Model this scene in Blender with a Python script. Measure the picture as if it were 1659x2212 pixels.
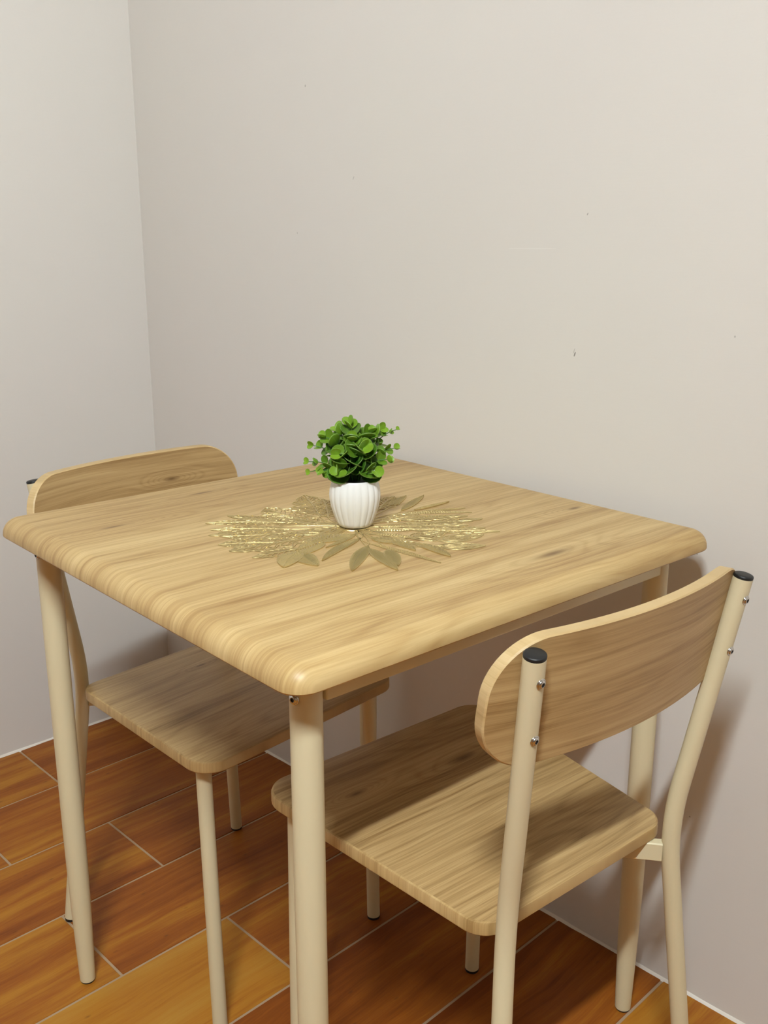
import bpy, math, random
from mathutils import Vector, Matrix, noise

for o in list(bpy.data.objects):
    bpy.data.objects.remove(o, do_unlink=True)
scene = bpy.context.scene
COL = scene.collection
PI = math.pi

# ------------------------------------------------------------------ camera
CAM = Vector((-1.2167, -2.0179, 1.1095))
YAW, PITCH = 0.79582, 0.26574
cam_data = bpy.data.cameras.new('camera')
cam = bpy.data.objects.new('camera', cam_data)
COL.objects.link(cam)
cam.location = CAM
fwd = Vector((math.cos(YAW) * math.cos(PITCH), math.sin(YAW) * math.cos(PITCH), -math.sin(PITCH)))
cam.rotation_euler = fwd.to_track_quat('-Z', 'Y').to_euler()
cam_data.sensor_fit = 'VERTICAL'
cam_data.sensor_height = 36.0
cam_data.sensor_width = 27.0
cam_data.lens = 2124.6 / 2212.0 * 36.0
cam_data.clip_start = 0.02
scene.camera = cam

# ------------------------------------------------------------------ world, exposure
world = bpy.data.worlds.new('world')
scene.world = world
world.use_nodes = True
world.node_tree.nodes['Background'].inputs[0].default_value = (1.0, 0.93, 0.84, 1)
world.node_tree.nodes['Background'].inputs[1].default_value = 0.0
vs = scene.view_settings
vs.view_transform = 'Standard'
vs.look = 'None'
vs.gamma = 1.0
vs.use_curve_mapping = False
vs.exposure = 0.0

LAMP_POS = (-1.637, -2.207, 2.42)    # middle of the ceiling tube light, which runs along x
LAMP_LEN, LAMP_R = 0.56, 0.022
LAMP_STRENGTH = 850.0
LAMP_COLOR = (0.875, 0.960, 1.0)

# room: corner at the origin, right wall x = 0, back wall y = 0
ROOM_X, ROOM_Y, ROOM_Z = -4.4, -5.2, 2.46
DEL = 0.051846                        # the table stands 3 degrees askew of the walls
T0 = Vector((-0.7242, -1.4035, 0.0))  # table frame origin (outer corner of the top) on the floor


def tw(x, y, z=0.0):
    c, s = math.cos(-DEL), math.sin(-DEL)
    return Vector((T0.x + c * x - s * y, T0.y + s * x + c * y, z))


# ------------------------------------------------------------------ helpers: meshes
def mesh_obj(name, verts, faces, mat=None, parent=None, smooth=True, angle=35, mats=None, fmat=None):
    me = bpy.data.meshes.new(name)
    me.from_pydata([tuple(v) for v in verts], [], faces)
    me.update()
    if smooth:
        for p in me.polygons:
            p.use_smooth = True
        me.set_sharp_from_angle(angle=math.radians(angle))
    if mats:
        for m in mats:
            me.materials.append(m)
        if fmat:
            for p, i in zip(me.polygons, fmat):
                p.material_index = i
    elif mat:
        me.materials.append(mat)
    o = bpy.data.objects.new(name, me)
    COL.objects.link(o)
    if parent:
        o.parent = parent
    return o


def empty(name, loc, rz=0.0):
    o = bpy.data.objects.new(name, None)
    o.empty_display_size = 0.05
    o.location = loc
    o.rotation_euler = (0, 0, rz)
    COL.objects.link(o)
    return o


def tag(o, label=None, cat=None, group=None, kind=None):
    if label:
        o['label'] = label
    if cat:
        o['category'] = cat
    if group:
        o['group'] = group
    if kind:
        o['kind'] = kind
    return o


def recalc(o):
    import bmesh
    bm = bmesh.new()
    bm.from_mesh(o.data)
    bmesh.ops.recalc_face_normals(bm, faces=bm.faces)
    bm.to_mesh(o.data)
    bm.free()
    return o


def box_vf(x0, x1, y0, y1, z0, z1):
    v = [(x0, y0, z0), (x1, y0, z0), (x1, y1, z0), (x0, y1, z0), (x0, y0, z1), (x1, y0, z1), (x1, y1, z1), (x0, y1, z1)]
    f = [(0, 3, 2, 1), (4, 5, 6, 7), (0, 1, 5, 4), (1, 2, 6, 5), (2, 3, 7, 6), (3, 0, 4, 7)]
    return v, f


def offset_poly(poly, d):
    """inset a convex counter-clockwise polygon by d"""
    n = len(poly)
    out = []
    for i in range(n):
        p0, p1, p2 = Vector(poly[i - 1]), Vector(poly[i]), Vector(poly[(i + 1) % n])
        e1 = (p1 - p0).normalized()
        e2 = (p2 - p1).normalized()
        n1 = Vector((-e1.y, e1.x))
        n2 = Vector((-e2.y, e2.x))
        b = n1 + n2
        b = b / max(1e-9, b.dot(n1))
        out.append(p1 + b * d)
    return out


def fillet(poly, radii, seg=10):
    n = len(poly)
    out = []
    for i in range(n):
        p0, p1, p2 = Vector(poly[i - 1]), Vector(poly[i]), Vector(poly[(i + 1) % n])
        a = (p0 - p1).normalized()
        b = (p2 - p1).normalized()
        ang = math.acos(max(-1, min(1, a.dot(b))))
        r = max(radii[i], 1e-4)
        t = r / math.tan(ang / 2)
        c = p1 + (a + b).normalized() * (r / math.sin(ang / 2))
        s, e = p1 + a * t - c, p1 + b * t - c
        a0, a1 = math.atan2(s.y, s.x), math.atan2(e.y, e.x)
        while a1 < a0:
            a1 += 2 * PI
        if a1 - a0 > PI:
            a1 -= 2 * PI
        for k in range(seg + 1):
            an = a0 + (a1 - a0) * k / seg
            out.append((c.x + r * math.cos(an), c.y + r * math.sin(an)))
    return out


def slab(name, poly, radii, layers, mat, parent, zfun=None, seg=10, angle=35, side=None):
    """layers: (inset, z) from the top down; rounded polygon slab"""
    verts, faces = [], []
    n = None
    for ins, z in layers:
        ring = fillet(offset_poly(poly, ins), [max(r - ins, 0.002) for r in radii], seg)
        n = len(ring)
        for x, y in ring:
            verts.append((x, y, z + (zfun(x, y) if zfun else 0.0)))
    for L in range(len(layers) - 1):
        for i in range(n):
            j = (i + 1) % n
            faces.append((L * n + i, (L + 1) * n + i, (L + 1) * n + j, L * n + j))
    faces.append(tuple(range(n)))
    b = (len(layers) - 1) * n
    faces.append(tuple(b + i for i in reversed(range(n))))
    if side:
        return mesh_obj(name, verts, faces, None, parent, angle=angle, mats=[mat, side], fmat=[1] * (len(faces) - 2) + [0, 0])
    return mesh_obj(name, verts, faces, mat, parent, angle=angle)


def tube_vf(pts, rads, seg=24, cap=True, ref=Vector((1, 0, 0))):
    pts = [Vector(p) for p in pts]
    verts, faces = [], []
    m = len(pts)
    prev = None
    for i, p in enumerate(pts):
        if i == 0:
            t = pts[1] - pts[0]
        elif i == m - 1:
            t = pts[-1] - pts[-2]
        else:
            t = (pts[i + 1] - pts[i]).normalized() + (pts[i] - pts[i - 1]).normalized()
        t.normalize()
        if prev is None:
            r = ref if abs(t.dot(ref)) < 0.9 else Vector((0, 1, 0))
        else:
            r = prev
        u = (r - t * r.dot(t)).normalized()
        prev = u
        w = t.cross(u)
        for k in range(seg):
            a = 2 * PI * k / seg
            verts.append(p + u * (rads[i] * math.cos(a)) + w * (rads[i] * math.sin(a)))
    for i in range(m - 1):
        for k in range(seg):
            k2 = (k + 1) % seg
            faces.append((i * seg + k, i * seg + k2, (i + 1) * seg + k2, (i + 1) * seg + k))
    if cap:
        faces.append(tuple(reversed(range(seg))))
        faces.append(tuple((m - 1) * seg + k for k in range(seg)))
    return verts, faces


def smooth_bend(a, b, c, r=0.09, n=8):
    """polyline a-b-c with the corner at b rounded"""
    a, b, c = Vector(a), Vector(b), Vector(c)
    u, v = (a - b).normalized(), (c - b).normalized()
    s, e = b + u * r, b + v * r
    pts = [a]
    for k in range(n + 1):
        t = k / n
        pts.append(s * (1 - t) ** 2 + b * (2 * t * (1 - t)) + e * t * t)
    pts.append(c)
    return pts


# ------------------------------------------------------------------ helpers: materials
class NT:
    def __init__(self, name):
        self.m = bpy.data.materials.new(name)
        self.m.use_nodes = True
        self.t = self.m.node_tree
        self.bsdf = self.t.nodes['Principled BSDF']

    def n(self, typ, **kw):
        nd = self.t.nodes.new(typ)
        for k, v in kw.items():
            setattr(nd, k, v)
        return nd

    def l(self, a, b):
        self.t.links.new(a, b)

    def val(self, sock, v):
        if hasattr(v, 'is_output'):
            self.l(v, sock)
        else:
            sock.default_value = v

    def math(self, op, a, b=0.0, c=None, clamp=False):
        nd = self.n('ShaderNodeMath', operation=op, use_clamp=clamp)
        self.val(nd.inputs[0], a)
        self.val(nd.inputs[1], b)
        if c is not None:
            self.val(nd.inputs[2], c)
        return nd.outputs[0]

    def xyz(self, x, y, z):
        nd = self.n('ShaderNodeCombineXYZ')
        for s, v in zip(nd.inputs, (x, y, z)):
            self.val(s, v)
        return nd.outputs[0]

    def noise(self, vec, scale=1.0, detail=2.0, rough=0.5, dist=0.0):
        nd = self.n('ShaderNodeTexNoise')
        self.l(vec, nd.inputs['Vector'])
        nd.inputs['Scale'].default_value = scale
        nd.inputs['Detail'].default_value = detail
        nd.inputs['Roughness'].default_value = rough
        nd.inputs['Distortion'].default_value = dist
        return nd.outputs[0]

    def ramp(self, fac, stops, interp='LINEAR'):
        nd = self.n('ShaderNodeValToRGB')
        nd.color_ramp.interpolation = interp
        el = nd.color_ramp.elements
        while len(el) < len(stops):
            el.new(0.5)
        for e, (p, c) in zip(el, stops):
            e.position = p
            e.color = (c[0], c[1], c[2], 1)
        self.l(fac, nd.inputs[0])
        return nd.outputs[0]

    def mix(self, fac, a, b, blend='MIX'):
        nd = self.n('ShaderNodeMix', data_type='RGBA', blend_type=blend)
        self.val(nd.inputs[0], fac)
        for s, v in ((nd.inputs[6], a), (nd.inputs[7], b)):
            if hasattr(v, 'is_output'):
                self.l(v, s)
            else:
                s.default_value = (v[0], v[1], v[2], 1)
        return nd.outputs[2]

    def bump(self, h, strength=0.2, dist=0.001):
        nd = self.n('ShaderNodeBump')
        nd.inputs['Strength'].default_value = strength
        nd.inputs['Distance'].default_value = dist
        self.l(h, nd.inputs['Height'])
        self.l(nd.outputs[0], self.bsdf.inputs['Normal'])

    def set(self, **kw):
        for k, v in kw.items():
            s = self.bsdf.inputs[k]
            if hasattr(v, 'is_output'):
                self.l(v, s)
            else:
                s.default_value = (*v, 1) if isinstance(v, tuple) and len(v) == 3 and s.type == 'RGBA' else v
        return self.m


def simple(name, col, rough=0.5, metal=0.0, **kw):
    t = NT(name)
    t.set(**{'Base Color': col, 'Roughness': rough, 'Metallic': metal, **kw})
    return t.m


def wood(name, light, mid, dark, vert=False, seed=0.0, knots=(), pw=0.085, rough=0.42, contrast=1.0, zs=0.25):
    """printed oak foil: grain along local x; second axis y (or z when vert)"""
    t = NT(name)
    tc = t.n('ShaderNodeTexCoord')
    sp = t.n('ShaderNodeSeparateXYZ')
    t.l(tc.outputs['Object'], sp.inputs[0])
    X, Y, Z = sp.outputs
    A, B = (Z, Y) if vert else (Y, Z)
    Bz = t.math('MULTIPLY', B, zs)
    Xs = t.math('ADD', X, seed)
    w = t.noise(t.xyz(t.math('MULTIPLY', Xs, 3.0), t.math('MULTIPLY', A, 9.0), Bz), 1.0, 2.0)
    Aw = t.math('ADD', A, t.math('MULTIPLY', t.math('SUBTRACT', w, 0.5), 0.022))
    # figure field with knots
    fig = t.noise(t.xyz(t.math('MULTIPLY', Xs, 1.7), t.math('MULTIPLY', Aw, 13.0), t.math('ADD', Bz, seed)), 1.0, 1.5)
    core = None
    for kx, ky, sx, sy, amp in knots:
        dx = t.math('DIVIDE', t.math('SUBTRACT', X, kx), sx)
        dy = t.math('DIVIDE', t.math('SUBTRACT', A, ky), sy)
        d2 = t.math('ADD', t.math('MULTIPLY', dx, dx), t.math('MULTIPLY', dy, dy))
        g = t.math('EXPONENT', t.math('MULTIPLY', d2, -1.0))
        fig = t.math('ADD', fig, t.math('MULTIPLY', g, amp))
        k2 = t.math('EXPONENT', t.math('MULTIPLY', d2, -14.0))
        core = k2 if core is None else t.math('MAXIMUM', core, k2)
    rings = t.math('SINE', t.math('MULTIPLY', fig, 70.0))
    rings = t.math('POWER', t.math('MULTIPLY_ADD', rings, 0.5, 0.5), 2.5)
    band = t.noise(t.xyz(t.math('MULTIPLY', Xs, 1.1), t.math('MULTIPLY', Aw, 34.0), Bz), 1.0, 3.0, 0.55)
    streak = t.noise(t.xyz(t.math('MULTIPLY', Xs, 3.2), t.math('MULTIPLY', Aw, 230.0), Bz), 1.0, 4.0, 0.65)
    fib = t.noise(t.xyz(t.math('MULTIPLY', Xs, 22.0), t.math('MULTIPLY', Aw, 900.0), Bz), 1.0, 2.0)
    # plank tone
    pid = t.math('FLOOR', t.math('DIVIDE', t.math('ADD', A, seed * 0.37), pw))
    wn = t.n('ShaderNodeTexWhiteNoise', noise_dimensions='1D')
    t.l(t.math('ADD', pid, seed), wn.inputs['W'])
    tone = wn.outputs['Value']
    f = t.math('MULTIPLY', t.math('SUBTRACT', band, 0.5), 1.35 * contrast)
    f = t.math('ADD', f, t.math('MULTIPLY', t.math('SUBTRACT', streak, 0.5), 1.15 * contrast))
    f = t.math('ADD', f, t.math('MULTIPLY', t.math('SUBTRACT', rings, 0.35), 0.17 * contrast))
    f = t.math('ADD', f, t.math('MULTIPLY', t.math('SUBTRACT', fib, 0.5), 0.5 * contrast))
    f = t.math('ADD', f, t.math('MULTIPLY', t.math('SUBTRACT', tone, 0.5), 0.22))
    f = t.math('ADD', f, 0.42)
    col = t.ramp(f, [(0.05, light), (0.45, mid), (0.95, dark)])
    # occasional longer dark grain lines
    gl = t.noise(t.xyz(t.math('MULTIPLY', Xs, 2.4), t.math('MULTIPLY', Aw, 95.0), t.math('ADD', Bz, 7.3)), 1.0, 1.0)
    gl = t.math('MULTIPLY', t.math('SUBTRACT', gl, 0.66, clamp=True), 4.5, clamp=True)
    col = t.mix(t.math('MULTIPLY', gl, 0.55), col, dark)
    if core is not None:
        col = t.mix(t.math('MULTIPLY', core, 0.85), col, (dark[0] * 0.45, dark[1] * 0.38, dark[2] * 0.3))
    t.bump(t.math('ADD', streak, fib), 0.12, 0.0006)
    rg = t.math('MULTIPLY_ADD', fib, 0.12, rough - 0.06)
    t.set(**{'Base Color': col, 'Roughness': rg, 'Specular IOR Level': 0.45})
    return t.m


# ------------------------------------------------------------------ materials
OAK_L, OAK_M, OAK_D = (0.622, 0.443, 0.203), (0.496, 0.326, 0.132), (0.311, 0.171, 0.053)
M_TOP = wood('oak_tabletop', OAK_L, OAK_M, OAK_D, seed=2.3,
             knots=[(-0.245, 0.188, 0.07, 0.012, 0.5), (0.287, -0.155, 0.05, 0.016, 0.5), (0.10, -0.27, 0.10, 0.025, 0.35),
                    (-0.06, 0.27, 0.07, 0.012, 0.25), (0.12, -0.07, 0.09, 0.018, 0.22)])
SEAT_C = ((0.570, 0.398, 0.186), (0.445, 0.290, 0.123), (0.245, 0.140, 0.048))
BACK_C = ((0.535, 0.368, 0.172), (0.435, 0.282, 0.120), (0.262, 0.146, 0.050))
M_SEAT_A = wood('oak_seat_near', *SEAT_C, seed=5.1, knots=[(-0.106, 0.105, 0.045, 0.012, 0.5), (0.06, 0.085, 0.075, 0.022, 0.35)], pw=0.06, contrast=1.1)
M_SEAT_B = wood('oak_seat_far', *SEAT_C, seed=11.4, knots=[(-0.02, -0.09, 0.03, 0.008, 0.3)], pw=0.06, contrast=1.0)
M_BACK_A = wood('oak_back_near', *BACK_C, vert=True, seed=8.7, pw=0.05, zs=0.6)
M_BACK_B = wood('oak_back_far', *BACK_C, vert=True, seed=3.2, knots=[(-0.075, 0.725, 0.045, 0.012, 0.5)], pw=0.05, zs=0.6)
M_EDGE_S = wood('oak_edge_band_seat', (0.585, 0.405, 0.185), (0.48, 0.315, 0.13), (0.30, 0.175, 0.06), seed=1.7, zs=1.0, contrast=1.0)
M_EDGE_V = wood('oak_edge_band_back', (0.70, 0.52, 0.275), (0.60, 0.425, 0.205), (0.42, 0.27, 0.11), vert=True, seed=1.7, zs=1.0, contrast=0.7)


def cream_mat():
    t = NT('cream_powder_coat')
    tc = t.n('ShaderNodeTexCoord')
    n1 = t.noise(tc.outputs['Object'], 260.0, 2.0)
    n2 = t.noise(tc.outputs['Object'], 14.0, 2.0)
    col = t.mix(t.math('MULTIPLY', n2, 0.25), (0.70, 0.615, 0.40), (0.655, 0.57, 0.355))
    t.bump(n1, 0.06, 0.0004)
    t.set(**{'Base Color': col, 'Roughness': 0.42})
    return t.m


M_CREAM = cream_mat()
M_BLACK = simple('black_plastic', (0.008, 0.008, 0.008), 0.48)
M_RUBBER = simple('black_rubber_foot', (0.010, 0.008, 0.007), 0.6)
M_STEEL = simple('steel_screw', (0.62, 0.60, 0.57), 0.22, 1.0)
M_SOCKET = simple('dark_socket', (0.03, 0.028, 0.025), 0.5, 0.6)


def wall_mat(name, marks=()):
    t = NT(name)
    tc = t.n('ShaderNodeTexCoord')
    v = tc.outputs['Object']
    big = t.noise(v, 1.6, 3.0, 0.55)
    mid = t.noise(v, 9.0, 3.0)
    fine = t.noise(v, 160.0, 3.0, 0.6)
    sp = t.n('ShaderNodeSeparateXYZ')
    t.l(v, sp.inputs[0])
    brush = t.noise(t.xyz(t.math('MULTIPLY', sp.outputs[0], 18.0), t.math('MULTIPLY', sp.outputs[1], 18.0),
                          t.math('MULTIPLY', sp.outputs[2], 260.0)), 1.0, 2.0)
    col = t.mix(big, (0.735, 0.690, 0.655), (0.725, 0.700, 0.640))
    col = t.mix(t.math('MULTIPLY', t.math('SUBTRACT', mid, 0.45, clamp=True), 0.5), col, (0.70, 0.665, 0.62))
    # small dents and pencil marks with a place of their own
    for my, mz, sy, sz, slope, dk in marks:
        dy = t.math('SUBTRACT', sp.outputs[1], my)
        dz = t.math('SUBTRACT', sp.outputs[2], mz)
        dy = t.math('DIVIDE', t.math('SUBTRACT', dy, t.math('MULTIPLY', dz, slope)), sy)
        dz = t.math('DIVIDE', dz, sz)
        d2 = t.math('ADD', t.math('MULTIPLY', dy, dy), t.math('MULTIPLY', dz, dz))
        g = t.math('LESS_THAN', d2, 1.0)
        c = (0.20, 0.18, 0.15) if dk > 0 else (0.86, 0.84, 0.80)
        col = t.mix(t.math('MULTIPLY', g, abs(dk)), col, c)
    h = t.math('ADD', t.math('MULTIPLY', fine, 0.35), t.math('MULTIPLY', brush, 0.5))
    h = t.math('ADD', h, t.math('MULTIPLY', mid, 2.0))
    t.bump(h, 0.16, 0.0012)
    t.set(**{'Base Color': col, 'Roughness': 0.48, 'Specular IOR Level': 0.4})
    return t.m


M_WALL = wall_mat('white_wall_paint')
M_WALL_R = wall_mat('white_wall_paint_marked', [(-1.1755, 0.9539, 0.0012, 0.0035, -0.3, 0.85), (-1.1740, 0.9585, 0.0008, 0.004, -0.3, 0.35),
                                                (-1.1853, 1.1507, 0.0009, 0.0018, -0.4, 0.6), (-0.576, 1.3807, 0.0016, 0.002, 0, 0.5),
                                                (-1.4188, 0.2965, 0.0012, 0.0012, 0, 0.7), (-1.3933, 0.6979, 0.0014, 0.003, 0.5, 0.35),
                                                (-1.09, 1.1035, 0.045, 0.0009, 0.0, -0.25), (-0.70, 1.22, 0.0012, 0.003, -0.5, 0.35),
                                                (-0.545, 1.13, 0.0012, 0.002, 0.0, 0.3), (-1.42, 0.995, 0.001, 0.0015, 0, 0.5)])
M_CEIL = simple('ceiling_paint', (0.45, 0.42, 0.35), 0.7)  # ceiling colour darkened to weaken the light it bounces down
M_WALL_FAR = simple('taupe_low_bounce_paint', (0.30, 0.25, 0.19), 0.6)  # unseen walls coloured dark and warm so less light bounces into the shadows
M_GROUT = simple('pale_grout', (0.40, 0.275, 0.165), 0.8)
M_CAULK = simple('white_caulk', (0.80, 0.74, 0.66), 0.5)


def tile_mat():
    t = NT('wood_look_tile')
    tc = t.n('ShaderNodeTexCoord')
    oi = t.n('ShaderNodeObjectInfo')
    sp = t.n('ShaderNodeSeparateXYZ')
    t.l(tc.outputs['Object'], sp.inputs[0])
    X = t.math('ADD', sp.outputs[0], t.math('MULTIPLY', oi.outputs['Random'], 37.0))
    Y = sp.outputs[1]
    w = t.noise(t.xyz(t.math('MULTIPLY', X, 3.0), t.math('MULTIPLY', Y, 6.0), 0.0), 1.0, 2.0)
    Yw = t.math('ADD', Y, t.math('MULTIPLY', t.math('SUBTRACT', w, 0.5), 0.045))
    band = t.noise(t.xyz(t.math('MULTIPLY', X, 1.2), t.math('MULTIPLY', Yw, 15.0), 0.0), 1.0, 3.0, 0.55)
    streak = t.noise(t.xyz(t.math('MULTIPLY', X, 4.0), t.math('MULTIPLY', Yw, 70.0), 1.0), 1.0, 4.0, 0.62)
    fib = t.noise(t.xyz(t.math('MULTIPLY', X, 25.0), t.math('MULTIPLY', Yw, 420.0), 2.0), 1.0, 2.0)
    tone = t.n('ShaderNodeSeparateColor')
    t.l(oi.outputs['Color'], tone.inputs[0])
    f = t.math('MULTIPLY', t.math('SUBTRACT', band, 0.5), 1.3)
    f = t.math('ADD', f, t.math('MULTIPLY', t.math('SUBTRACT', streak, 0.5), 0.75))
    f = t.math('ADD', f, t.math('MULTIPLY', t.math('SUBTRACT', fib, 0.5), 0.3))
    f = t.math('ADD', f, tone.outputs[0])
    col = t.ramp(f, [(0.0, (0.455, 0.225, 0.032)), (0.38, (0.407, 0.165, 0.016)), (0.66, (0.297, 0.088, 0.009)), (1.0, (0.176, 0.040, 0.004))])
    vor = t.n('ShaderNodeTexVoronoi')
    t.l(t.xyz(t.math('MULTIPLY', X, 3.4), t.math('MULTIPLY', Y, 7.5), 0.0), vor.inputs['Vector'])
    k = t.math('SUBTRACT', 1.0, t.math('MULTIPLY', vor.outputs['Distance'], 9.0), clamp=True)
    col = t.mix(t.math('MULTIPLY', k, 0.6), col, (0.10, 0.032, 0.010))
    t.bump(t.math('ADD', streak, t.math('MULTIPLY', band, 0.5)), 0.10, 0.0012)
    rg = t.math('MULTIPLY_ADD', streak, 0.16, 0.33)
    t.set(**{'Base Color': col, 'Roughness': rg, 'Specular IOR Level': 0.25})
    return t.m


M_TILE = tile_mat()

# ------------------------------------------------------------------ room shell
def structure(name, x0, x1, y0, y1, z0, z1, mat, label):
    v, f = box_vf(x0, x1, y0, y1, z0, z1)
    o = mesh_obj(name, v, f, mat, smooth=False)
    return tag(o, label, kind='structure')


floor = structure('floor', ROOM_X, 0, ROOM_Y, 0, -0.06, -0.0014, M_GROUT, 'floor of orange brown wood look plank tiles with pale grout')
structure('wall_right', 0, 0.12, ROOM_Y - 0.12, 0.12, -0.06, ROOM_Z, M_WALL_R, 'wide off white painted wall beside the table')
structure('wall_back', ROOM_X - 0.12, 0, 0, 0.12, -0.06, ROOM_Z, M_WALL, 'off white painted wall at the left, behind the far chair')
structure('wall_left', ROOM_X - 0.12, ROOM_X, ROOM_Y - 0.12, 0, -0.06, ROOM_Z, M_WALL_FAR, 'unseen wall opposite the table, behind the viewer, toned taupe to cut bounce light')
structure('wall_front', ROOM_X, 0, ROOM_Y - 0.12, ROOM_Y, -0.06, ROOM_Z, M_WALL_FAR, 'unseen wall far behind the viewer, toned taupe to cut bounce light')
structure('ceiling', ROOM_X, 0, ROOM_Y, 0, ROOM_Z, ROOM_Z + 0.1, M_CEIL, 'plain ceiling above the dining corner, toned down to cut bounce light')

# plank tiles, 0.2 m wide, staggered joints
random.seed(4)
GAP = 0.0022
TILE_CACHE = {}


def tile_mesh(w, d):
    key = (round(w, 4), round(d, 4))
    if key not in TILE_CACHE:
        c = 0.0009
        hw, hd = w / 2, d / 2
        v = []
        for ins, z in ((0, -0.012), (0, -c), (c, 0.0)):
            v += [(-hw + ins, -hd + ins, z), (hw - ins, -hd + ins, z), (hw - ins, hd - ins, z), (-hw + ins, hd - ins, z)]
        f = []
        for L in range(2):
            for i in range(4):
                j = (i + 1) % 4
                f.append((L * 4 + i, L * 4 + j, L * 4 + 4 + j, L * 4 + 4 + i))
        f.append((8, 9, 10, 11))
        me = bpy.data.meshes.new('floor_tile')
        me.from_pydata(v, [], f)
        me.materials.append(M_TILE)
        TILE_CACHE[key] = me
    return TILE_CACHE[key]


TONES = {(0, 0): 0.62, (0, 1): 0.56, (1, 0): 0.68, (1, 1): 0.62, (2, 0): 0.70, (2, 1): 0.66, (3, 0): 0.72, (3, 1): 0.48,
         (4, 0): 0.60, (4, 1): 0.38, (5, 0): 0.74, (5, 1): 0.66, (6, 0): 0.80, (6, 1): 0.60, (7, 0): 0.40, (7, 1): 0.50}
row = 0
while -0.2 * row > ROOM_Y + 0.01:
    y1 = -0.2 * row
    y0 = max(ROOM_Y, y1 - 0.2)
    first = -0.4 if row % 2 == 0 else -0.6
    edges = [0.0]
    x = first
    while x > ROOM_X + 0.05:
        edges.append(x)
        x -= 1.0
    edges.append(ROOM_X)
    for k in range(len(edges) - 1):
        xa, xb = edges[k + 1], edges[k]
        w, d = (xb - xa) - 2 * GAP, (y1 - y0) - 2 * GAP
        o = bpy.data.objects.new('floor_tile', tile_mesh(w, d))
        COL.objects.link(o)
        o.parent = floor
        o.location = ((xa + xb) / 2, (y0 + y1) / 2, 0)
        tn = TONES.get((row, k), random.uniform(0.32, 0.66))
        o.color = (tn, tn, tn, 1)
    row += 1


# caulk line where tiles meet the walls
def caulk(name, along, length, label):
    v, f = [], []
    n = 220
    for i in range(n + 1):
        s = -length * i / n
        a = 0.0042 + 0.0022 * noise.noise(Vector((s * 9, 3.1, along == 'x'))) + 0.0012 * noise.noise(Vector((s * 55, 1.0, 0)))
        b = 0.0038 + 0.0022 * noise.noise(Vector((s * 11, 7.7, along == 'x'))) + 0.0012 * noise.noise(Vector((s * 60, 4.0, 0)))
        a, b = max(a, 0.0015), max(b, 0.0015)
        prof = [(0.0, -0.0012), (a, -0.0012), (a * 0.8, 0.0004), (a * 0.35, b * 0.5), (0.0004, b), (0.0, b)]
        for d, z in prof:
            v.append((s, -d, z) if along == 'x' else (-d, s, z))
    m = 6
    for i in range(n):
        for k in range(m):
            k2 = (k + 1) % m
            f.append((i * m + k, i * m + k2, (i + 1) * m + k2, (i + 1) * m + k))
    o = recalc(mesh_obj(name, v, f, M_CAULK, angle=60))
    return tag(o, label, kind='structure')


caulk('trim_1', 'y', -ROOM_Y, 'thin uneven white caulk line along the foot of the wide wall')
caulk('trim_2', 'x', -ROOM_X, 'thin uneven white caulk line along the foot of the left wall')

# ------------------------------------------------------------------ ceiling lamp (lights the room, above and behind the viewer)
lamp = empty('ceiling_lamp', (LAMP_POS[0], LAMP_POS[1], ROOM_Z))
tag(lamp, 'long white tube lamp on the ceiling above the dining corner', 'lamp')


def lathe(name, prof, mat, parent, seg=32, angle=40):
    v, f = [], []
    for r, z in prof:
        for k in range(seg):
            a = 2 * PI * k / seg
            v.append((r * math.cos(a), r * math.sin(a), z))
    for i in range(len(prof) - 1):
        for k in range(seg):
            k2 = (k + 1) % seg
            f.append((i * seg + k, i * seg + k2, (i + 1) * seg + k2, (i + 1) * seg + k))
    f.append(tuple(reversed(range(seg))))
    f.append(tuple((len(prof) - 1) * seg + k for k in range(seg)))
    return recalc(mesh_obj(name, v, f, mat, parent, angle=angle))


dz = LAMP_POS[2] - ROOM_Z
v, f = box_vf(-LAMP_LEN / 2 - 0.03, LAMP_LEN / 2 + 0.03, -0.032, 0.032, dz + 0.018, 0.0)
M_LAMP = simple('lamp_white_metal', (0.8, 0.79, 0.76), 0.4)
mesh_obj('lamp_housing', v, f, M_LAMP, lamp, smooth=False)
tl = NT('lamp_tube_glow')
tl.set(**{'Base Color': (0.9, 0.88, 0.84), 'Emission Color': LAMP_COLOR, 'Emission Strength': LAMP_STRENGTH})
v, f = tube_vf([(-LAMP_LEN / 2, 0, dz), (LAMP_LEN / 2, 0, dz)], [LAMP_R, LAMP_R], 12, ref=Vector((0, 0, 1)))
mesh_obj('lamp_tube', v, f, tl.m, lamp)
for sx in (-1, 1):
    xx = sx * LAMP_LEN / 2
    v, f = box_vf(min(xx, xx + sx * 0.02), max(xx, xx + sx * 0.02), -0.018, 0.018, dz - 0.018, dz + 0.02)
    mesh_obj('tube_holder', v, f, M_LAMP, lamp, smooth=False)

# ------------------------------------------------------------------ dining table
TW_, TD_ = 0.684, 0.6870
TOPZ, TT = 0.75, 0.026
CX, CY = TW_ / 2, TD_ / 2
tc_ = tw(CX, CY)
table = empty('dining_table', (tc_.x, tc_.y, 0), -DEL)
tag(table, 'square light oak dining table with rounded edges and cream metal legs', 'table')
hw, hd = TW_ / 2, TD_ / 2
rect = [(-hw, -hd), (hw, -hd), (hw, hd), (-hw, hd)]
RV, RH = 0.022, 0.024
layers = []
for i in range(9):
    a = PI / 2 * i / 8
    layers.append((RH * (1 - math.sin(a)), TOPZ - RV * (1 - math.cos(a))))
layers += [(0.0, TOPZ - TT + 0.002), (0.0012, TOPZ - TT + 0.0003), (0.003, TOPZ - TT)]
slab('tabletop', rect, [0.0265] * 4, layers, M_TOP, table, seg=14, angle=30)

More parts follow.
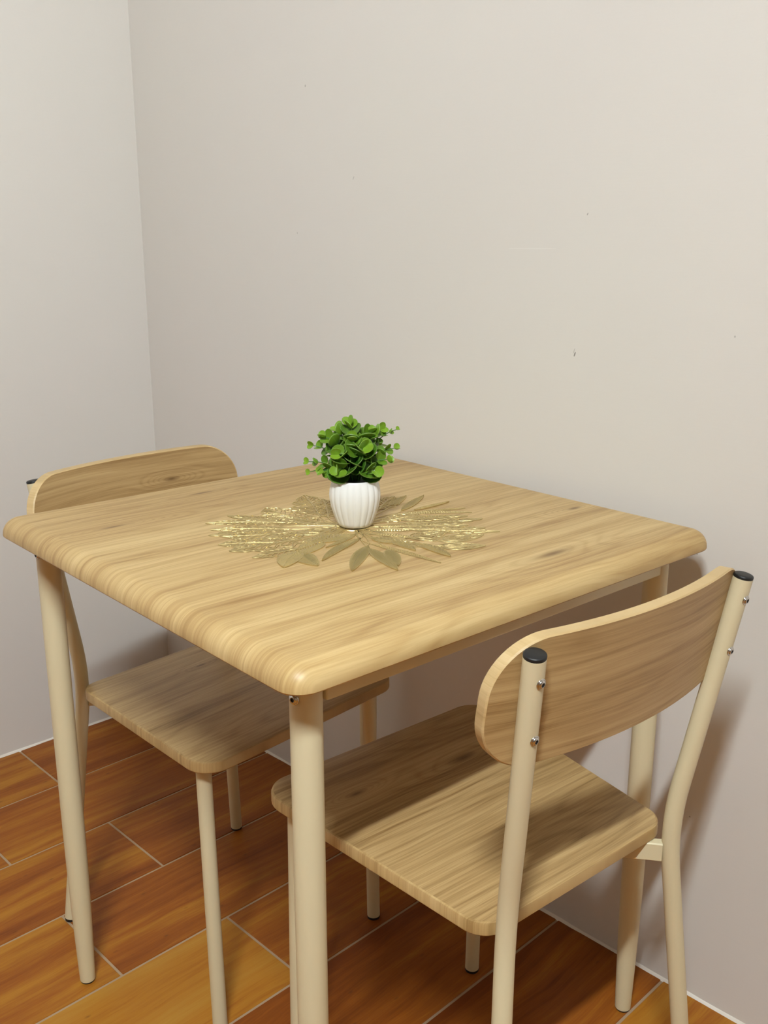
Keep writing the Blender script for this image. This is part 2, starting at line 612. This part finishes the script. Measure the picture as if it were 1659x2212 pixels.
LI = 0.0478
LEG_PROF = [(0.0, 0.0112), (0.0035, 0.0116), (0.06, 0.0131), (0.13, 0.0147), (0.20, 0.0156), (0.27, 0.0160), (0.45, 0.0160), (TOPZ - TT, 0.0160)]


def screw(parent, p, nrm, r=0.0062, name='screw'):
    """button head screw with a hexagon socket, axis nrm"""
    nrm = Vector(nrm).normalized()
    prof = [(r * 1.30, 0.0), (r * 1.30, 0.0010), (r * 1.24, 0.0013), (r * 1.02, 0.0014), (r, 0.0020), (r * 0.88, 0.0027), (r * 0.60, 0.0031), (r * 0.52, 0.0031), (r * 0.50, 0.0016)]
    o = lathe(name, prof, M_STEEL, parent, seg=20, angle=50)
    q = nrm.to_track_quat('Z', 'Y')
    o.matrix_local = Matrix.Translation(Vector(p)) @ q.to_matrix().to_4x4()
    v, f = [], []
    for z in (0.0012, 0.0020):
        for k in range(6):
            a = PI / 3 * k
            v.append((r * 0.46 * math.cos(a), r * 0.46 * math.sin(a), z))
    for k in range(6):
        f.append((k, (k + 1) % 6, 6 + (k + 1) % 6, 6 + k))
    f += [(5, 4, 3, 2, 1, 0), (6, 7, 8, 9, 10, 11)]
    mesh_obj('hex_socket', v, f, M_SOCKET, o, smooth=False)
    return o


LX = {-1: 0.0478 - CX, 1: 0.6255 - CX}
LY = {-1: 0.0478 - CY, 1: 0.6356 - CY}
for sx in (-1, 1):
    for sy in (-1, 1):
        lx, ly = LX[sx], LY[sy]
        pts = [(lx, ly, max(z, 0.003)) for z, r in LEG_PROF]
        v, f = tube_vf(pts, [r for z, r in LEG_PROF], 32)
        leg = mesh_obj('table_leg', v, f, M_CREAM, table)
        v, f = tube_vf([(lx, ly, 0.0), (lx, ly, 0.0034)], [0.0102, 0.0106], 24)
        mesh_obj('foot_pad', v, f, M_RUBBER, leg)
        # corner bracket plate and its bolt on the outer side
        v, f = box_vf(lx - 0.021, lx + 0.021, ly - 0.012, ly + 0.012, TOPZ - TT - 0.0035, TOPZ - TT)
        mesh_obj('mounting_plate', v, f, M_CREAM, leg, smooth=False)
        screw(leg, (lx + sx * 0.0155, ly - 0.0028, 0.7005), (sx, -0.18, 0), 0.0045, 'bolt')


def bar(name, x0, x1, y0, y1, z0, z1, mat, parent, c=0.0018):
    """box with softened edges"""
    poly = [(x0, y0), (x1, y0), (x1, y1), (x0, y1)]
    return slab(name, poly, [c * 1.2] * 4, [(c, z1), (c * 0.3, z1 - c * 0.3), (0, z1 - c), (0, z0 + c), (c * 0.3, z0 + c * 0.3), (c, z0)], mat, parent, seg=2, angle=40)


AZ0, AZ1 = 0.692, TOPZ - TT
for sy in (-1, 1):
    ya = LY[sy] + sy * 0.0128
    bar('apron', LX[-1] + 0.0152, LX[1] - 0.002, min(ya, ya - sy * 0.018), max(ya, ya - sy * 0.018), AZ0, AZ1, M_CREAM, table)
for sx in (-1, 1):
    xa = LX[sx] + sx * 0.0098
    bar('apron', min(xa, xa - sx * 0.018), max(xa, xa - sx * 0.018), LY[-1] + 0.0152, LY[1] - 0.0152, AZ0 + 0.002, AZ1, M_CREAM, table)

# ------------------------------------------------------------------ dining chairs (one design, built twice)
S = dict(wf=0.1965, wb=0.1566, yf=0.1947, yb=-0.1707, hf=0.4476, hb=0.4363, ts=0.0165)
FT, FB = (0.1657, 0.1529), (0.1663, 0.1614)
R0, R1, RT = (0.1811, -0.2188, 0.0), (0.1396, -0.1832, 0.4422), (0.1677, -0.2306, 0.7600)
BP = dict(y0=-0.2350, a=0.8329, wp=0.1991, hp=0.0690, zc=0.7041, tp=0.0153, rc=0.058)
KL = (RT[1] - R1[1]) / (RT[2] - R1[2])
RC = 0.0108


def backrest(parent, face_mat):
    wp, hp, rc = BP['wp'], BP['hp'], BP['rc']

    def half(x, ins):
        w_, h_, r_ = wp - ins, hp - ins, rc - ins
        ax = min(abs(x), w_)
        if ax <= w_ - r_:
            return h_
        q = ax - (w_ - r_)
        return h_ - r_ + math.sqrt(max(0.0, r_ * r_ - q * q))
    us = []
    ncorner, nmid = 14, 20
    for i in range(ncorner):
        us.append(-(wp - rc) - rc * math.cos(PI / 2 * i / ncorner))
    for i in range(nmid + 1):
        us.append(-(wp - rc) + 2 * (wp - rc) * i / nmid)
    for i in range(1, ncorner + 1):
        us.append((wp - rc) + rc * math.sin(PI / 2 * i / ncorner))
    n = len(us)
    verts, faces = [], []
    e = 0.0016
    lay = [(e, 0.0), (0.0, e), (0.0, BP['tp'] - e), (e, BP['tp'])]
    for ins, t in lay:
        for sgn in (1, -1):
            for x in us:
                xx = x * (wp - ins) / wp
                vv = sgn * half(xx, ins)
                yy = BP['y0'] + BP['a'] * xx * xx + KL * vv + t
                # thickness follows the curve
                nx = -2 * BP['a'] * xx * t * 0.8
                verts.append((xx + nx, yy, BP['zc'] + vv))

    def idx(L, s, i):
        return L * 2 * n + (0 if s > 0 else n) + i
    for i in range(n - 1):
        faces.append((idx(0, 1, i), idx(0, -1, i), idx(0, -1, i + 1), idx(0, 1, i + 1)))
        faces.append((idx(3, 1, i), idx(3, 1, i + 1), idx(3, -1, i + 1), idx(3, -1, i)))
    for L in range(3):
        for i in range(n - 1):
            faces.append((idx(L, 1, i), idx(L, 1, i + 1), idx(L + 1, 1, i + 1), idx(L + 1, 1, i)))
            faces.append((idx(L, -1, i), idx(L + 1, -1, i), idx(L + 1, -1, i + 1), idx(L, -1, i + 1)))
        faces.append((idx(L, 1, 0), idx(L + 1, 1, 0), idx(L + 1, -1, 0), idx(L, -1, 0)))
        faces.append((idx(L, 1, n - 1), idx(L, -1, n - 1), idx(L + 1, -1, n - 1), idx(L + 1, 1, n - 1)))
    fm = [0] * (2 * (n - 1)) + [1] * (len(faces) - 2 * (n - 1))
    return recalc(mesh_obj('backrest', verts, faces, None, parent, angle=30, mats=[face_mat, M_EDGE_V], fmat=fm))


def make_chair(loc, rz, label, seat_mat, back_mat):
    ch = empty('dining_chair', loc, rz)
    tag(ch, label, 'chair', 'dining chairs tucked under the table')
    slope = (S['hf'] - S['hb']) / (S['yf'] - S['yb'])
    ztop = lambda x, y: S['hb'] + (y - S['yb']) * slope
    poly = [(-S['wb'], S['yb']), (S['wb'], S['yb']), (S['wf'], S['yf']), (-S['wf'], S['yf'])]
    e = 0.0028
    t_ = S['ts']
    lay = [(e, 0.0), (e * 0.3, -e * 0.25), (0.0, -e), (0.0, -t_ + e * 0.6), (e * 0.3, -t_ + e * 0.15), (e, -t_)]
    slab('seat', poly, [0.032, 0.032, 0.038, 0.038], lay, seat_mat, ch, zfun=ztop, seg=10, angle=30, side=M_EDGE_S)
    for s in (-1, 1):
        top = (s * FT[0], FT[1], ztop(0, FT[1]) - t_)
        bot = (s * FB[0], FB[1], 0.0045)
        v, f = tube_vf([bot, top], [RC, RC], 28)
        leg = mesh_obj('front_leg', v, f, M_CREAM, ch)
        v, f = tube_vf([(bot[0], bot[1], 0.0), (bot[0], bot[1], 0.005)], [RC * 0.98, RC * 0.98], 24)
        mesh_obj('foot_cap', v, f, M_RUBBER, leg)
        a = Vector((s * R0[0], R0[1], 0.0045))
        b = Vector((s * R1[0], R1[1], R1[2]))
        c = Vector((s * RT[0], RT[1], RT[2]))
        pts = smooth_bend(a, b, c, 0.060, 10)
        v, f = tube_vf(pts, [RC] * len(pts), 28)
        post = mesh_obj('rear_leg_post', v, f, M_CREAM, ch)
        v, f = tube_vf([(a.x, a.y, 0.0), (a.x, a.y, 0.006)], [RC * 0.98, RC * 0.98], 24)
        mesh_obj('foot_cap', v, f, M_RUBBER, post)
        up = (c - b).normalized()
        pr = [(0.0, RC * 0.99), (0.0024, RC * 1.0), (0.0034, RC * 0.95), (0.0039, RC * 0.84), (0.0042, RC * 0.45), (0.0043, RC * 0.02)]
        v, f = tube_vf([c + up * h for h, r in pr], [r for h, r in pr], 28)
        mesh_obj('end_cap', v, f, M_BLACK, post, angle=50)
        back = Vector((0, -up.z, up.y)).normalized()
        for zz in (0.7375, 0.6765):
            k = (zz - b.z) / (c.z - b.z)
            p = b + (c - b) * k
            screw(post, p + back * (RC - 0.0010), back, 0.0042)
        # welded diagonal rail under the seat, rear post to opposite front leg
        p0 = Vector((s * (R1[0] - 0.004), R1[1] + 0.004))
        p1 = Vector((-s * FT[0], FT[1]))
        if s < 0:
            p1 = Vector((0.0, (p0.y + p1.y) / 2)) + (p0 - p1).normalized() * 0.006
            p1.x = p0.x + (p1.y - p0.y) * (-(-s * FT[0] - p0.x) / (p0.y - FT[1]))
        d = (p1 - p0).normalized()
        nn = Vector((-d.y, d.x)) * 0.0065
        zt0, zt1 = ztop(0, p0.y) - t_, ztop(0, p1.y) - t_
        H_ = 0.024
        rail_v, rail_f = [], []
        cc = 0.0014
        for q, zt in ((p0, zt0), (p1, zt1)):
            for off, z in ((-1, -H_ + cc), (-1, -cc), (-0.75, 0), (0.75, 0), (1, -cc), (1, -H_ + cc), (0.75, -H_), (-0.75, -H_)):
                rail_v.append((q.x + nn.x * off, q.y + nn.y * off, zt + z))
        for k in range(8):
            k2 = (k + 1) % 8
            rail_f.append((k, k2, 8 + k2, 8 + k))
        rail_f += [tuple(reversed(range(8))), tuple(range(8, 16))]
        recalc(mesh_obj('seat_rail', rail_v, rail_f, M_CREAM, ch, smooth=False))
    backrest(ch, back_mat)
    return ch


make_chair((-0.3764, -1.3233, 0), -0.0827, 'oak and cream metal chair nearest the viewer, its curved backrest seen from behind', M_SEAT_A, M_BACK_A)
make_chair((-0.3969, -0.8250, 0), 3.2054, 'oak chair on the far side of the table, backrest by the left wall', M_SEAT_B, M_BACK_B)

# ------------------------------------------------------------------ gold leaf placemat
def gold():
    t = NT('gold_vinyl')
    tc = t.n('ShaderNodeTexCoord')
    n1 = t.noise(tc.outputs['Object'], 900.0, 2.0)
    n2 = t.noise(tc.outputs['Object'], 40.0, 2.0)
    col = t.mix(n2, (0.66, 0.515, 0.23), (0.56, 0.425, 0.18))
    t.bump(n1, 0.25, 0.0004)
    t.set(**{'Base Color': col, 'Roughness': 0.32, 'Metallic': 0.70})
    return t.m


M_GOLD = gold()
mp = tw(0.335, 0.325)
mat_root = empty('placemat', (mp.x, mp.y, TOPZ), -DEL)
tag(mat_root, 'round gold openwork leaf placemat under the white pot', 'placemat')
LEAVES = [('solid', -0.0431, -0.0822, -0.1192, -0.1437, 0.016), ('solid', -0.0493, -0.0921, -0.0784, -0.1763, 0.015), ('solid', -0.0349, -0.1099, -0.0673, -0.1648, 0.016), ('bead', -0.0338, -0.0801, -0.0219, -0.1888, 0.007), ('solid', -0.0322, -0.0523, -0.122, -0.0913, 0.012), ('solid', -0.0238, -0.035, -0.0868, -0.054, 0.007), ('hatch', -0.0177, -0.0597, 0.003, -0.1046, 0.02), ('hatch', 0.0107, -0.1166, 0.003, -0.1801, 0.015), ('swirl', 0.0211, -0.1388, 0.0669, -0.1765, 0.02), ('swirl', 0.0198, -0.0899, 0.0675, -0.1042, 0.026), ('swirl', 0.0377, -0.1219, 0.1004, -0.1416, 0.022), ('serr', 0.0452, -0.0589, 0.1275, -0.1458, 0.014), ('serr', 0.0591, -0.0357, 0.1547, -0.0892, 0.017), ('bead', 0.0087, -0.0355, 0.044, -0.0665, 0.008), ('bead', -0.0029, -0.0507, 0.0257, -0.0896, 0.008), ('bead', 0.0667, -0.0023, 0.1333, -0.0451, 0.008), ('bead', 0.0905, 0.0023, 0.1687, -0.0569, 0.009), ('bead', 0.115, -0.0063, 0.1777, -0.0349, 0.007), ('solid', 0.1152, 0.0034, 0.1847, 0.0039, 0.008), ('solid', 0.1004, 0.0131, 0.1827, 0.0545, 0.012), ('solid', 0.1066, 0.0413, 0.1623, 0.0707, 0.014), ('open', 0.0837, 0.0411, 0.147, 0.0804, 0.03), ('open', 0.0448, -0.0109, 0.1082, -0.0134, 0.02), ('serr', -0.0642, 0.0789, -0.1386, 0.1383, 0.016), ('serr', -0.0584, 0.0891, -0.0958, 0.1511, 0.014), ('serr', -0.0772, 0.0605, -0.1656, 0.087, 0.02), ('open', -0.0719, 0.027, -0.1558, 0.0729, 0.036), ('open', -0.0852, -0.0056, -0.1821, 0.0133, 0.036), ('serr', -0.1129, -0.0361, -0.1758, -0.0269, 0.016), ('hatch', -0.121, -0.044, -0.1703, -0.082, 0.024), ('hatch', -0.1208, -0.0392, -0.1371, -0.1033, 0.024), ('open', -0.0313, 0.0714, -0.034, 0.1515, 0.042), ('open', -0.0033, 0.0656, 0.0526, 0.1746, 0.042), ('open', 0.0038, 0.0562, 0.0591, 0.1394, 0.026), ('swirl', -0.0247, 0.0055, -0.0795, 0.0167, 0.022), ('hatch', -0.0269, -0.0295, -0.097, -0.0166, 0.024), ('open', -0.0191, 0.0362, -0.052, 0.0959, 0.026), ('hatch', -0.0421, -0.0077, -0.1208, -0.0392, 0.016), ('bead', 0.0224, -0.0243, 0.0682, -0.0557, 0.008), ('serr', -0.0103, -0.0796, 0.0141, -0.1378, 0.012),
          # the side hidden by the pot and fillers between the larger leaves
          ('open', 0.062, 0.062, 0.108, 0.128, 0.034), ('open', 0.085, 0.055, 0.128, 0.138, 0.026), ('open', 0.02, 0.03, 0.075, 0.078, 0.024),
          ('serr', -0.075, 0.045, -0.150, 0.108, 0.016), ('serr', -0.06, 0.015, -0.118, 0.030, 0.016), ('serr', -0.045, 0.06, -0.085, 0.118, 0.018),
          ('serr', 0.045, -0.045, 0.118, -0.098, 0.014), ('serr', 0.055, -0.07, 0.125, -0.122, 0.014), ('open', -0.125, 0.01, -0.178, 0.045, 0.026),
          ('serr', 0.068, -0.022, 0.150, -0.066, 0.014), ('hatch', -0.075, -0.035, -0.135, -0.058, 0.02), ('hatch', -0.005, -0.085, -0.012, -0.135, 0.014)]
Z0 = 0.0002


class MB:
    def __init__(self):
        self.v, self.f = [], []

    def strip(self, pts, w=0.0014, h=0.0012, z=Z0):
        """raised ridge along a polyline in the plane"""
        P = [Vector((p[0], p[1])) for p in pts]
        m = len(P)
        if m < 2:
            return
        b = len(self.v)
        for i, p in enumerate(P):
            t = P[min(i + 1, m - 1)] - P[max(i - 1, 0)]
            if t.length < 1e-9:
                t = Vector((1, 0))
            t.normalize()
            n = Vector((-t.y, t.x))
            for o, zz in ((-0.5, 0), (-0.32, h), (0.32, h), (0.5, 0)):
                q = p + n * (w * o)
                self.v.append((q.x, q.y, z + zz))
        for i in range(m - 1):
            for k in range(3):
                self.f.append((b + i * 4 + k, b + (i + 1) * 4 + k, b + (i + 1) * 4 + k + 1, b + i * 4 + k + 1))
        self.f.append((b, b + 1, b + 2, b + 3))
        e = b + (m - 1) * 4
        self.f.append((e + 3, e + 2, e + 1, e))

    def bead(self, x, y, r, h, z=Z0):
        b = len(self.v)
        for k in range(6):
            a = PI / 3 * k
            self.v.append((x + r * math.cos(a), y + r * math.sin(a), z))
        for k in range(6):
            a = PI / 3 * k
            self.v.append((x + 0.55 * r * math.cos(a), y + 0.55 * r * math.sin(a), z + h * 0.75))
        self.v.append((x, y, z + h))
        for k in range(6):
            k2 = (k + 1) % 6
            self.f.append((b + k, b + k2, b + 6 + k2, b + 6 + k))
            self.f.append((b + 6 + k, b + 6 + k2, b + 12))


def leaf_part(i, kind, bx, by, tx, ty, wid):
    L = math.hypot(tx - bx, ty - by)
    hwid = wid * {'solid': 0.60, 'hatch': 0.60, 'bead': 0.62, 'open': 0.72, 'serr': 0.80, 'swirl': 0.66}[kind]
    mb = MB()
    rnd = random.Random(i * 7 + 3)
    bend = rnd.uniform(-0.05, 0.05) * L

    def prof(u):
        return hwid * (math.sin(PI * min(1, u ** 0.8)) ** 0.75) if 0 < u < 1 else 0.0

    def mid(u):
        return bend * math.sin(PI * u)
    if kind in ('solid', 'hatch'):
        nu, nv = (84, 10)
        ribs = max(10, int(L / 0.0032)) if kind == 'solid' else max(8, int(L / 0.0046))
        nu = ribs * 4
        hr = 0.00058 if kind == 'solid' else 0.00075
        for a in range(nu + 1):
            u = a / nu
            pw = max(prof(u), 0.0003)
            for c in range(nv + 1):
                s = -1 + 2 * c / nv
                z = 0.0007 + 0.0005 * math.exp(-(s / 0.10) ** 2) + 0.0004 * (1 if abs(s) > 0.85 else 0)
                if abs(s) < 0.85:
                    z += hr * math.sin(2 * PI * (u * ribs - abs(s) * (2.4 if kind == 'solid' else 3.5)))
                z += 0.0006 * (1 - s * s) * (0.5 if kind == 'solid' else 0.2)
                mb.v.append((u * L, mid(u) + s * pw, Z0 + z))
        for a in range(nu):
            for c in range(nv):
                q = a * (nv + 1) + c
                mb.f.append((q, q + nv + 1, q + nv + 2, q + 1))
        b = len(mb.v)
        ring = [(a, 0) for a in range(nu + 1)] + [(a, nv) for a in range(nu, -1, -1)]
        for a, c in ring:
            x, y, z = mb.v[a * (nv + 1) + c]
            mb.v.append((x, y, 0.0001))
        m = len(ring)
        for k in range(m):
            k2 = (k + 1) % m
            (a, c), (a2, c2) = ring[k], ring[k2]
            mb.f.append((a * (nv + 1) + c, b + k, b + k2, a2 * (nv + 1) + c2))
    elif kind == 'bead':
        for sgn in (-1, 1):
            mb.strip([(u * L, mid(u) + sgn * prof(u)) for u in [k / 20 for k in range(21)]], 0.0010, 0.0006)
        mb.strip([(-0.01, 0)] + [(u * L, mid(u)) for u in [k / 12 for k in range(13)]], 0.0012, 0.0007)
        n = max(10, int(L / 0.0034))
        for k in range(1, n):
            u = k / n
            for sgn in (-1, 1):
                mb.bead(u * L, mid(u) + sgn * prof(u) * 0.5, 0.0013, 0.0010)
    else:
        lob = 7 if kind == 'serr' else (5 if kind == 'open' else 4)

        def out(u):
            p = prof(u)
            if kind == 'serr':
                p *= 0.72 + 0.42 * ((u * lob) % 1.0)
            elif kind == 'open':
                p *= 0.90 + 0.14 * math.sin(u * lob * 2 * PI)
            return p
        N = 46
        for sgn in (-1, 1):
            mb.strip([(u * L, mid(u) + sgn * out(u)) for u in [k / N for k in range(N + 1)]], 0.0019, 0.0008)
        mb.strip([(-0.006, 0)] + [(u * L, mid(u)) for u in [k / 14 for k in range(15)]], 0.0023, 0.0010)
        nv = max(5, int(L / (0.0105 if kind != 'serr' else 0.0085)))
        for k in range(nv):
            u0 = 0.06 + 0.82 * k / nv
            for sgn in (-1, 1):
                u1 = min(u0 + 0.55 * hwid / L + 0.06, 0.97)
                p = []
                for j in range(6):
                    q = j / 5
                    u = u0 + (u1 - u0) * (q ** 0.8)
                    p.append((u * L, mid(u) + sgn * out(u) * q * 0.98))
                mb.strip(p, 0.0016, 0.0007)
        if kind == 'swirl':
            for sc in (0.7, 0.4):
                for sgn in (-1, 1):
                    mb.strip([(L * (0.12 + u * 0.78 * (0.6 + 0.4 * sc)), mid(u) + sgn * sc * prof(u) * (1 + 0.25 * math.sin(9 * u + i))) for u in [k / 20 for k in range(21)]], 0.0020, 0.0009)
        if kind == 'open':
            for sc in (0.55,):
                for sgn in (-1, 1):
                    mb.strip([(L * u, mid(u) + sgn * sc * out(u) * (1 + 0.2 * math.sin(40 * u + i))) for u in [0.1 + 0.8 * k / 24 for k in range(25)]], 0.0015, 0.0007)
    o = recalc(mesh_obj('leaf', mb.v, mb.f, M_GOLD, mat_root, angle=30))
    o.location = (bx, by, 0.00008 * (i % 5))
    o.rotation_euler = (0, 0, math.atan2(ty - by, tx - bx))
    return o


for i, L_ in enumerate(LEAVES):
    leaf_part(i, *L_)
# twigs from the middle out to the leaves, and the small centre disc under the pot
mb = MB()
for i, (k_, bx, by, tx, ty, w_) in enumerate(LEAVES):
    a = math.atan2(by, bx)
    p0 = (0.012 * math.cos(a), 0.012 * math.sin(a))
    c = (bx - (tx - bx) * 0.3, by - (ty - by) * 0.3)
    pts = []
    for j in range(9):
        t = j / 8
        pts.append((p0[0] * (1 - t) ** 2 + c[0] * 2 * t * (1 - t) + bx * t * t, p0[1] * (1 - t) ** 2 + c[1] * 2 * t * (1 - t) + by * t * t))
    mb.strip(pts, 0.0017, 0.0007)
for r in (0.012, 0.022):
    mb.strip([(r * math.cos(2 * PI * k / 24), r * math.sin(2 * PI * k / 24)) for k in range(25)], 0.003, 0.0009)
recalc(mesh_obj('twigs', mb.v, mb.f, M_GOLD, mat_root, angle=30))

# ------------------------------------------------------------------ potted plant
pp = tw(0.340, 0.325)
plant = empty('potted_plant', (pp.x, pp.y, TOPZ + 0.0012), YAW - PI / 2)
tag(plant, 'small artificial green plant in a white ribbed ceramic pot', 'plant')
tp_ = NT('white_ceramic')
tp_.set(**{'Base Color': (0.82, 0.81, 0.78), 'Roughness': 0.28, 'Coat Weight': 0.25, 'Coat Roughness': 0.15})
PH = 0.0635
prof = [(0.0195, 0.0), (0.0222, 0.0012), (0.0245, 0.0060), (0.0285, 0.0160), (0.0318, 0.0270), (0.0336, 0.0370), (0.0339, 0.0430),
        (0.0333, 0.0500), (0.0317, 0.0560), (0.0300, 0.0605), (0.0291, 0.0628), (0.0283, 0.0635), (0.0274, 0.0628), (0.0272, 0.0590)]
NR_, SEG = 20, 160
v, f = [], []
for (r, z) in prof:
    amp = 0.0013 * min(1.0, max(0.0, z / 0.008)) * (1.0 if z < 0.055 else max(0.0, (0.0635 - z) / 0.0085))
    if r < 0.0275 and z > 0.05:
        amp = 0
    for k in range(SEG):
        a = 2 * PI * k / SEG
        rr = r - amp * (1 - abs(math.sin(a * NR_ / 2)) ** 0.6)
        v.append((rr * math.cos(a), rr * math.sin(a), z))
for i in range(len(prof) - 1):
    for k in range(SEG):
        k2 = (k + 1) % SEG
        f.append((i * SEG + k, i * SEG + k2, (i + 1) * SEG + k2, (i + 1) * SEG + k))
f.append(tuple(reversed(range(SEG))))
pot = mesh_obj('pot', v, f, tp_.m, plant, angle=60)
tag(pot, 'white ribbed ceramic pot')
lathe('filler', [(0.0272, 0.054), (0.0272, 0.0575), (0.020, 0.0592), (0.008, 0.0602), (0.0005, 0.0605)], simple('dark_moss', (0.010, 0.022, 0.008), 0.9), plant)


def leaf_mat():
    t = NT('green_leaf')
    tc = t.n('ShaderNodeTexCoord')
    oi = t.n('ShaderNodeObjectInfo')
    sp = t.n('ShaderNodeSeparateXYZ')
    t.l(tc.outputs['Object'], sp.inputs[0])
    X, Y, Z = sp.outputs
    yy = t.math('SUBTRACT', Y, 0.5)
    r = t.math('SQRT', t.math('ADD', t.math('MULTIPLY', X, X), t.math('MULTIPLY', yy, yy)))
    rim = t.math('MULTIPLY', t.math('SUBTRACT', r, 0.43, clamp=True), 14.0, clamp=True)
    vein = t.math('SUBTRACT', 1.0, t.math('MULTIPLY', t.math('ABSOLUTE', X), 28.0), clamp=True)
    n = t.noise(tc.outputs['Object'], 3.0, 2.0)
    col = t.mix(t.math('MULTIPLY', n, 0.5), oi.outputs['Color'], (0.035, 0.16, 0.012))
    col = t.mix(t.math('MULTIPLY', vein, 0.30), col, (0.20, 0.42, 0.06))
    col = t.mix(t.math('MULTIPLY', rim, 0.45), col, (0.30, 0.46, 0.12))
    t.set(**{'Base Color': col, 'Roughness': 0.36, 'Subsurface Weight': 0.12, 'Subsurface Scale': 0.004, 'Subsurface Radius': (0.4, 1.0, 0.2)})
    return t.m


M_LEAF = leaf_mat()
M_STEM = simple('green_stem', (0.05, 0.15, 0.02), 0.5)


def make_leaf_mesh():
    v, f = [], []
    n = 14
    rings = (0.0, 0.28, 0.42, 0.5)

    def pos(r, a, up):
        x = r * math.sin(a)
        y = 0.5 - r * math.cos(a)
        pinch = 1.0 - 0.35 * max(0.0, (0.25 - y) / 0.25)
        z = 0.42 * (x * x) + 0.26 * (y - 0.35) ** 2 - 0.03
        return (x * pinch, y, z + (0.018 if up else -0.018))
    for up in (True, False):
        v.append(pos(0, 0, up))
        for r in rings[1:]:
            for k in range(n):
                v.append(pos(r, 2 * PI * k / n, up))
    m = 1 + n * 3
    for s in (0, 1):
        b = s * m
        for k in range(n):
            k2 = (k + 1) % n
            q = (b, b + 1 + k, b + 1 + k2)
            f.append(q if s == 0 else q[::-1])
            for L in range(2):
                q = (b + 1 + L * n + k, b + 1 + (L + 1) * n + k, b + 1 + (L + 1) * n + k2, b + 1 + L * n + k2)
                f.append(q if s == 0 else q[::-1])
    for k in range(n):
        k2 = (k + 1) % n
        f.append((1 + 2 * n + k, m + 1 + 2 * n + k, m + 1 + 2 * n + k2, 1 + 2 * n + k2))
    o = recalc(mesh_obj('leaf_master', v, f, M_LEAF, angle=70))
    me = o.data
    bpy.data.objects.remove(o)
    return me


LEAF_ME = make_leaf_mesh()
# sprig tips in metres: right, away from viewer, up (from the pot rim centre); size of its leaves
SPRIGS = [(-0.006, 0.004, 0.070, 1.0), (-0.020, 0.016, 0.060, 1.05), (-0.038, 0.002, 0.054, 0.95), (-0.054, 0.006, 0.042, 0.72),
          (-0.060, 0.000, 0.022, 0.62), (-0.058, -0.008, 0.010, 0.55), (-0.040, -0.012, 0.012, 0.9), (-0.020, -0.030, 0.018, 1.15),
          (0.020, 0.002, 0.060, 1.0), (0.033, 0.008, 0.062, 0.9), (0.054, 0.006, 0.063, 0.48), (0.051, -0.002, 0.040, 0.72),
          (0.042, -0.010, 0.027, 0.85), (0.026, -0.024, 0.014, 1.0), (0.012, -0.020, 0.044, 1.2), (-0.020, -0.024, 0.036, 1.15),
          (0.002, 0.034, 0.050, 1.0), (-0.030, 0.032, 0.036, 1.0), (0.030, 0.034, 0.036, 1.0), (-0.002, -0.006, 0.050, 1.15)]
for i, (rx, ay, uz, size) in enumerate(SPRIGS):
    rnd = random.Random(100 + i)
    base = Vector((rx * 0.10, ay * 0.10, 0.056))
    tip = Vector((rx, ay, PH + uz))
    ctrl = Vector((rx * 0.30, ay * 0.30, PH + max(uz, 0.02) * 0.75 + 0.006))
    path = []
    for k in range(13):
        t = k / 12
        path.append(base * (1 - t) ** 2 + ctrl * (2 * t * (1 - t)) + tip * t * t)
    v, f = tube_vf(path, [0.0011 - 0.0006 * k / 12 for k in range(13)], 7)
    sprig = mesh_obj('sprig', v, f, M_STEM, plant)
    length = sum((path[k + 1] - path[k]).length for k in range(12))
    nodes = max(3, int(length / 0.0160))
    for q in range(nodes + 1):
        t = 0.36 + 0.64 * q / nodes
        x = min(t * 12, 11.999)
        k = int(x)
        p = path[k].lerp(path[k + 1], x - k)
        tan = (path[k + 1] - path[k]).normalized()
        side = tan.cross(Vector((0.3, 1, 0.2))).normalized()
        ang = q * PI / 2 + rnd.uniform(-0.35, 0.35) + i
        side = (Matrix.Rotation(ang, 3, tan) @ side).normalized()
        last = q == nodes
        g = q / nodes
        s = size * (0.0265 * (1 - g) + 0.0120 * g) * rnd.uniform(0.88, 1.1)
        for sg in ((1, -1)):
            sd = side * sg
            lift = 0.35 + 0.55 * g
            ya = (sd * (1 - 0.35 * g) + tan * lift + Vector((0, 0, 0.1))).normalized()
            za = tan + Vector((0, -0.55, 0.45))
            za = (za - ya * za.dot(ya)).normalized()
            xa = ya.cross(za)
            lf = bpy.data.objects.new('leaf', LEAF_ME)
            COL.objects.link(lf)
            lf.parent = sprig
            m = Matrix((xa, ya, za)).transposed().to_4x4()
            m.translation = p
            lf.matrix_local = m @ Matrix.Diagonal((s * rnd.uniform(0.98, 1.14), s, s, 1))
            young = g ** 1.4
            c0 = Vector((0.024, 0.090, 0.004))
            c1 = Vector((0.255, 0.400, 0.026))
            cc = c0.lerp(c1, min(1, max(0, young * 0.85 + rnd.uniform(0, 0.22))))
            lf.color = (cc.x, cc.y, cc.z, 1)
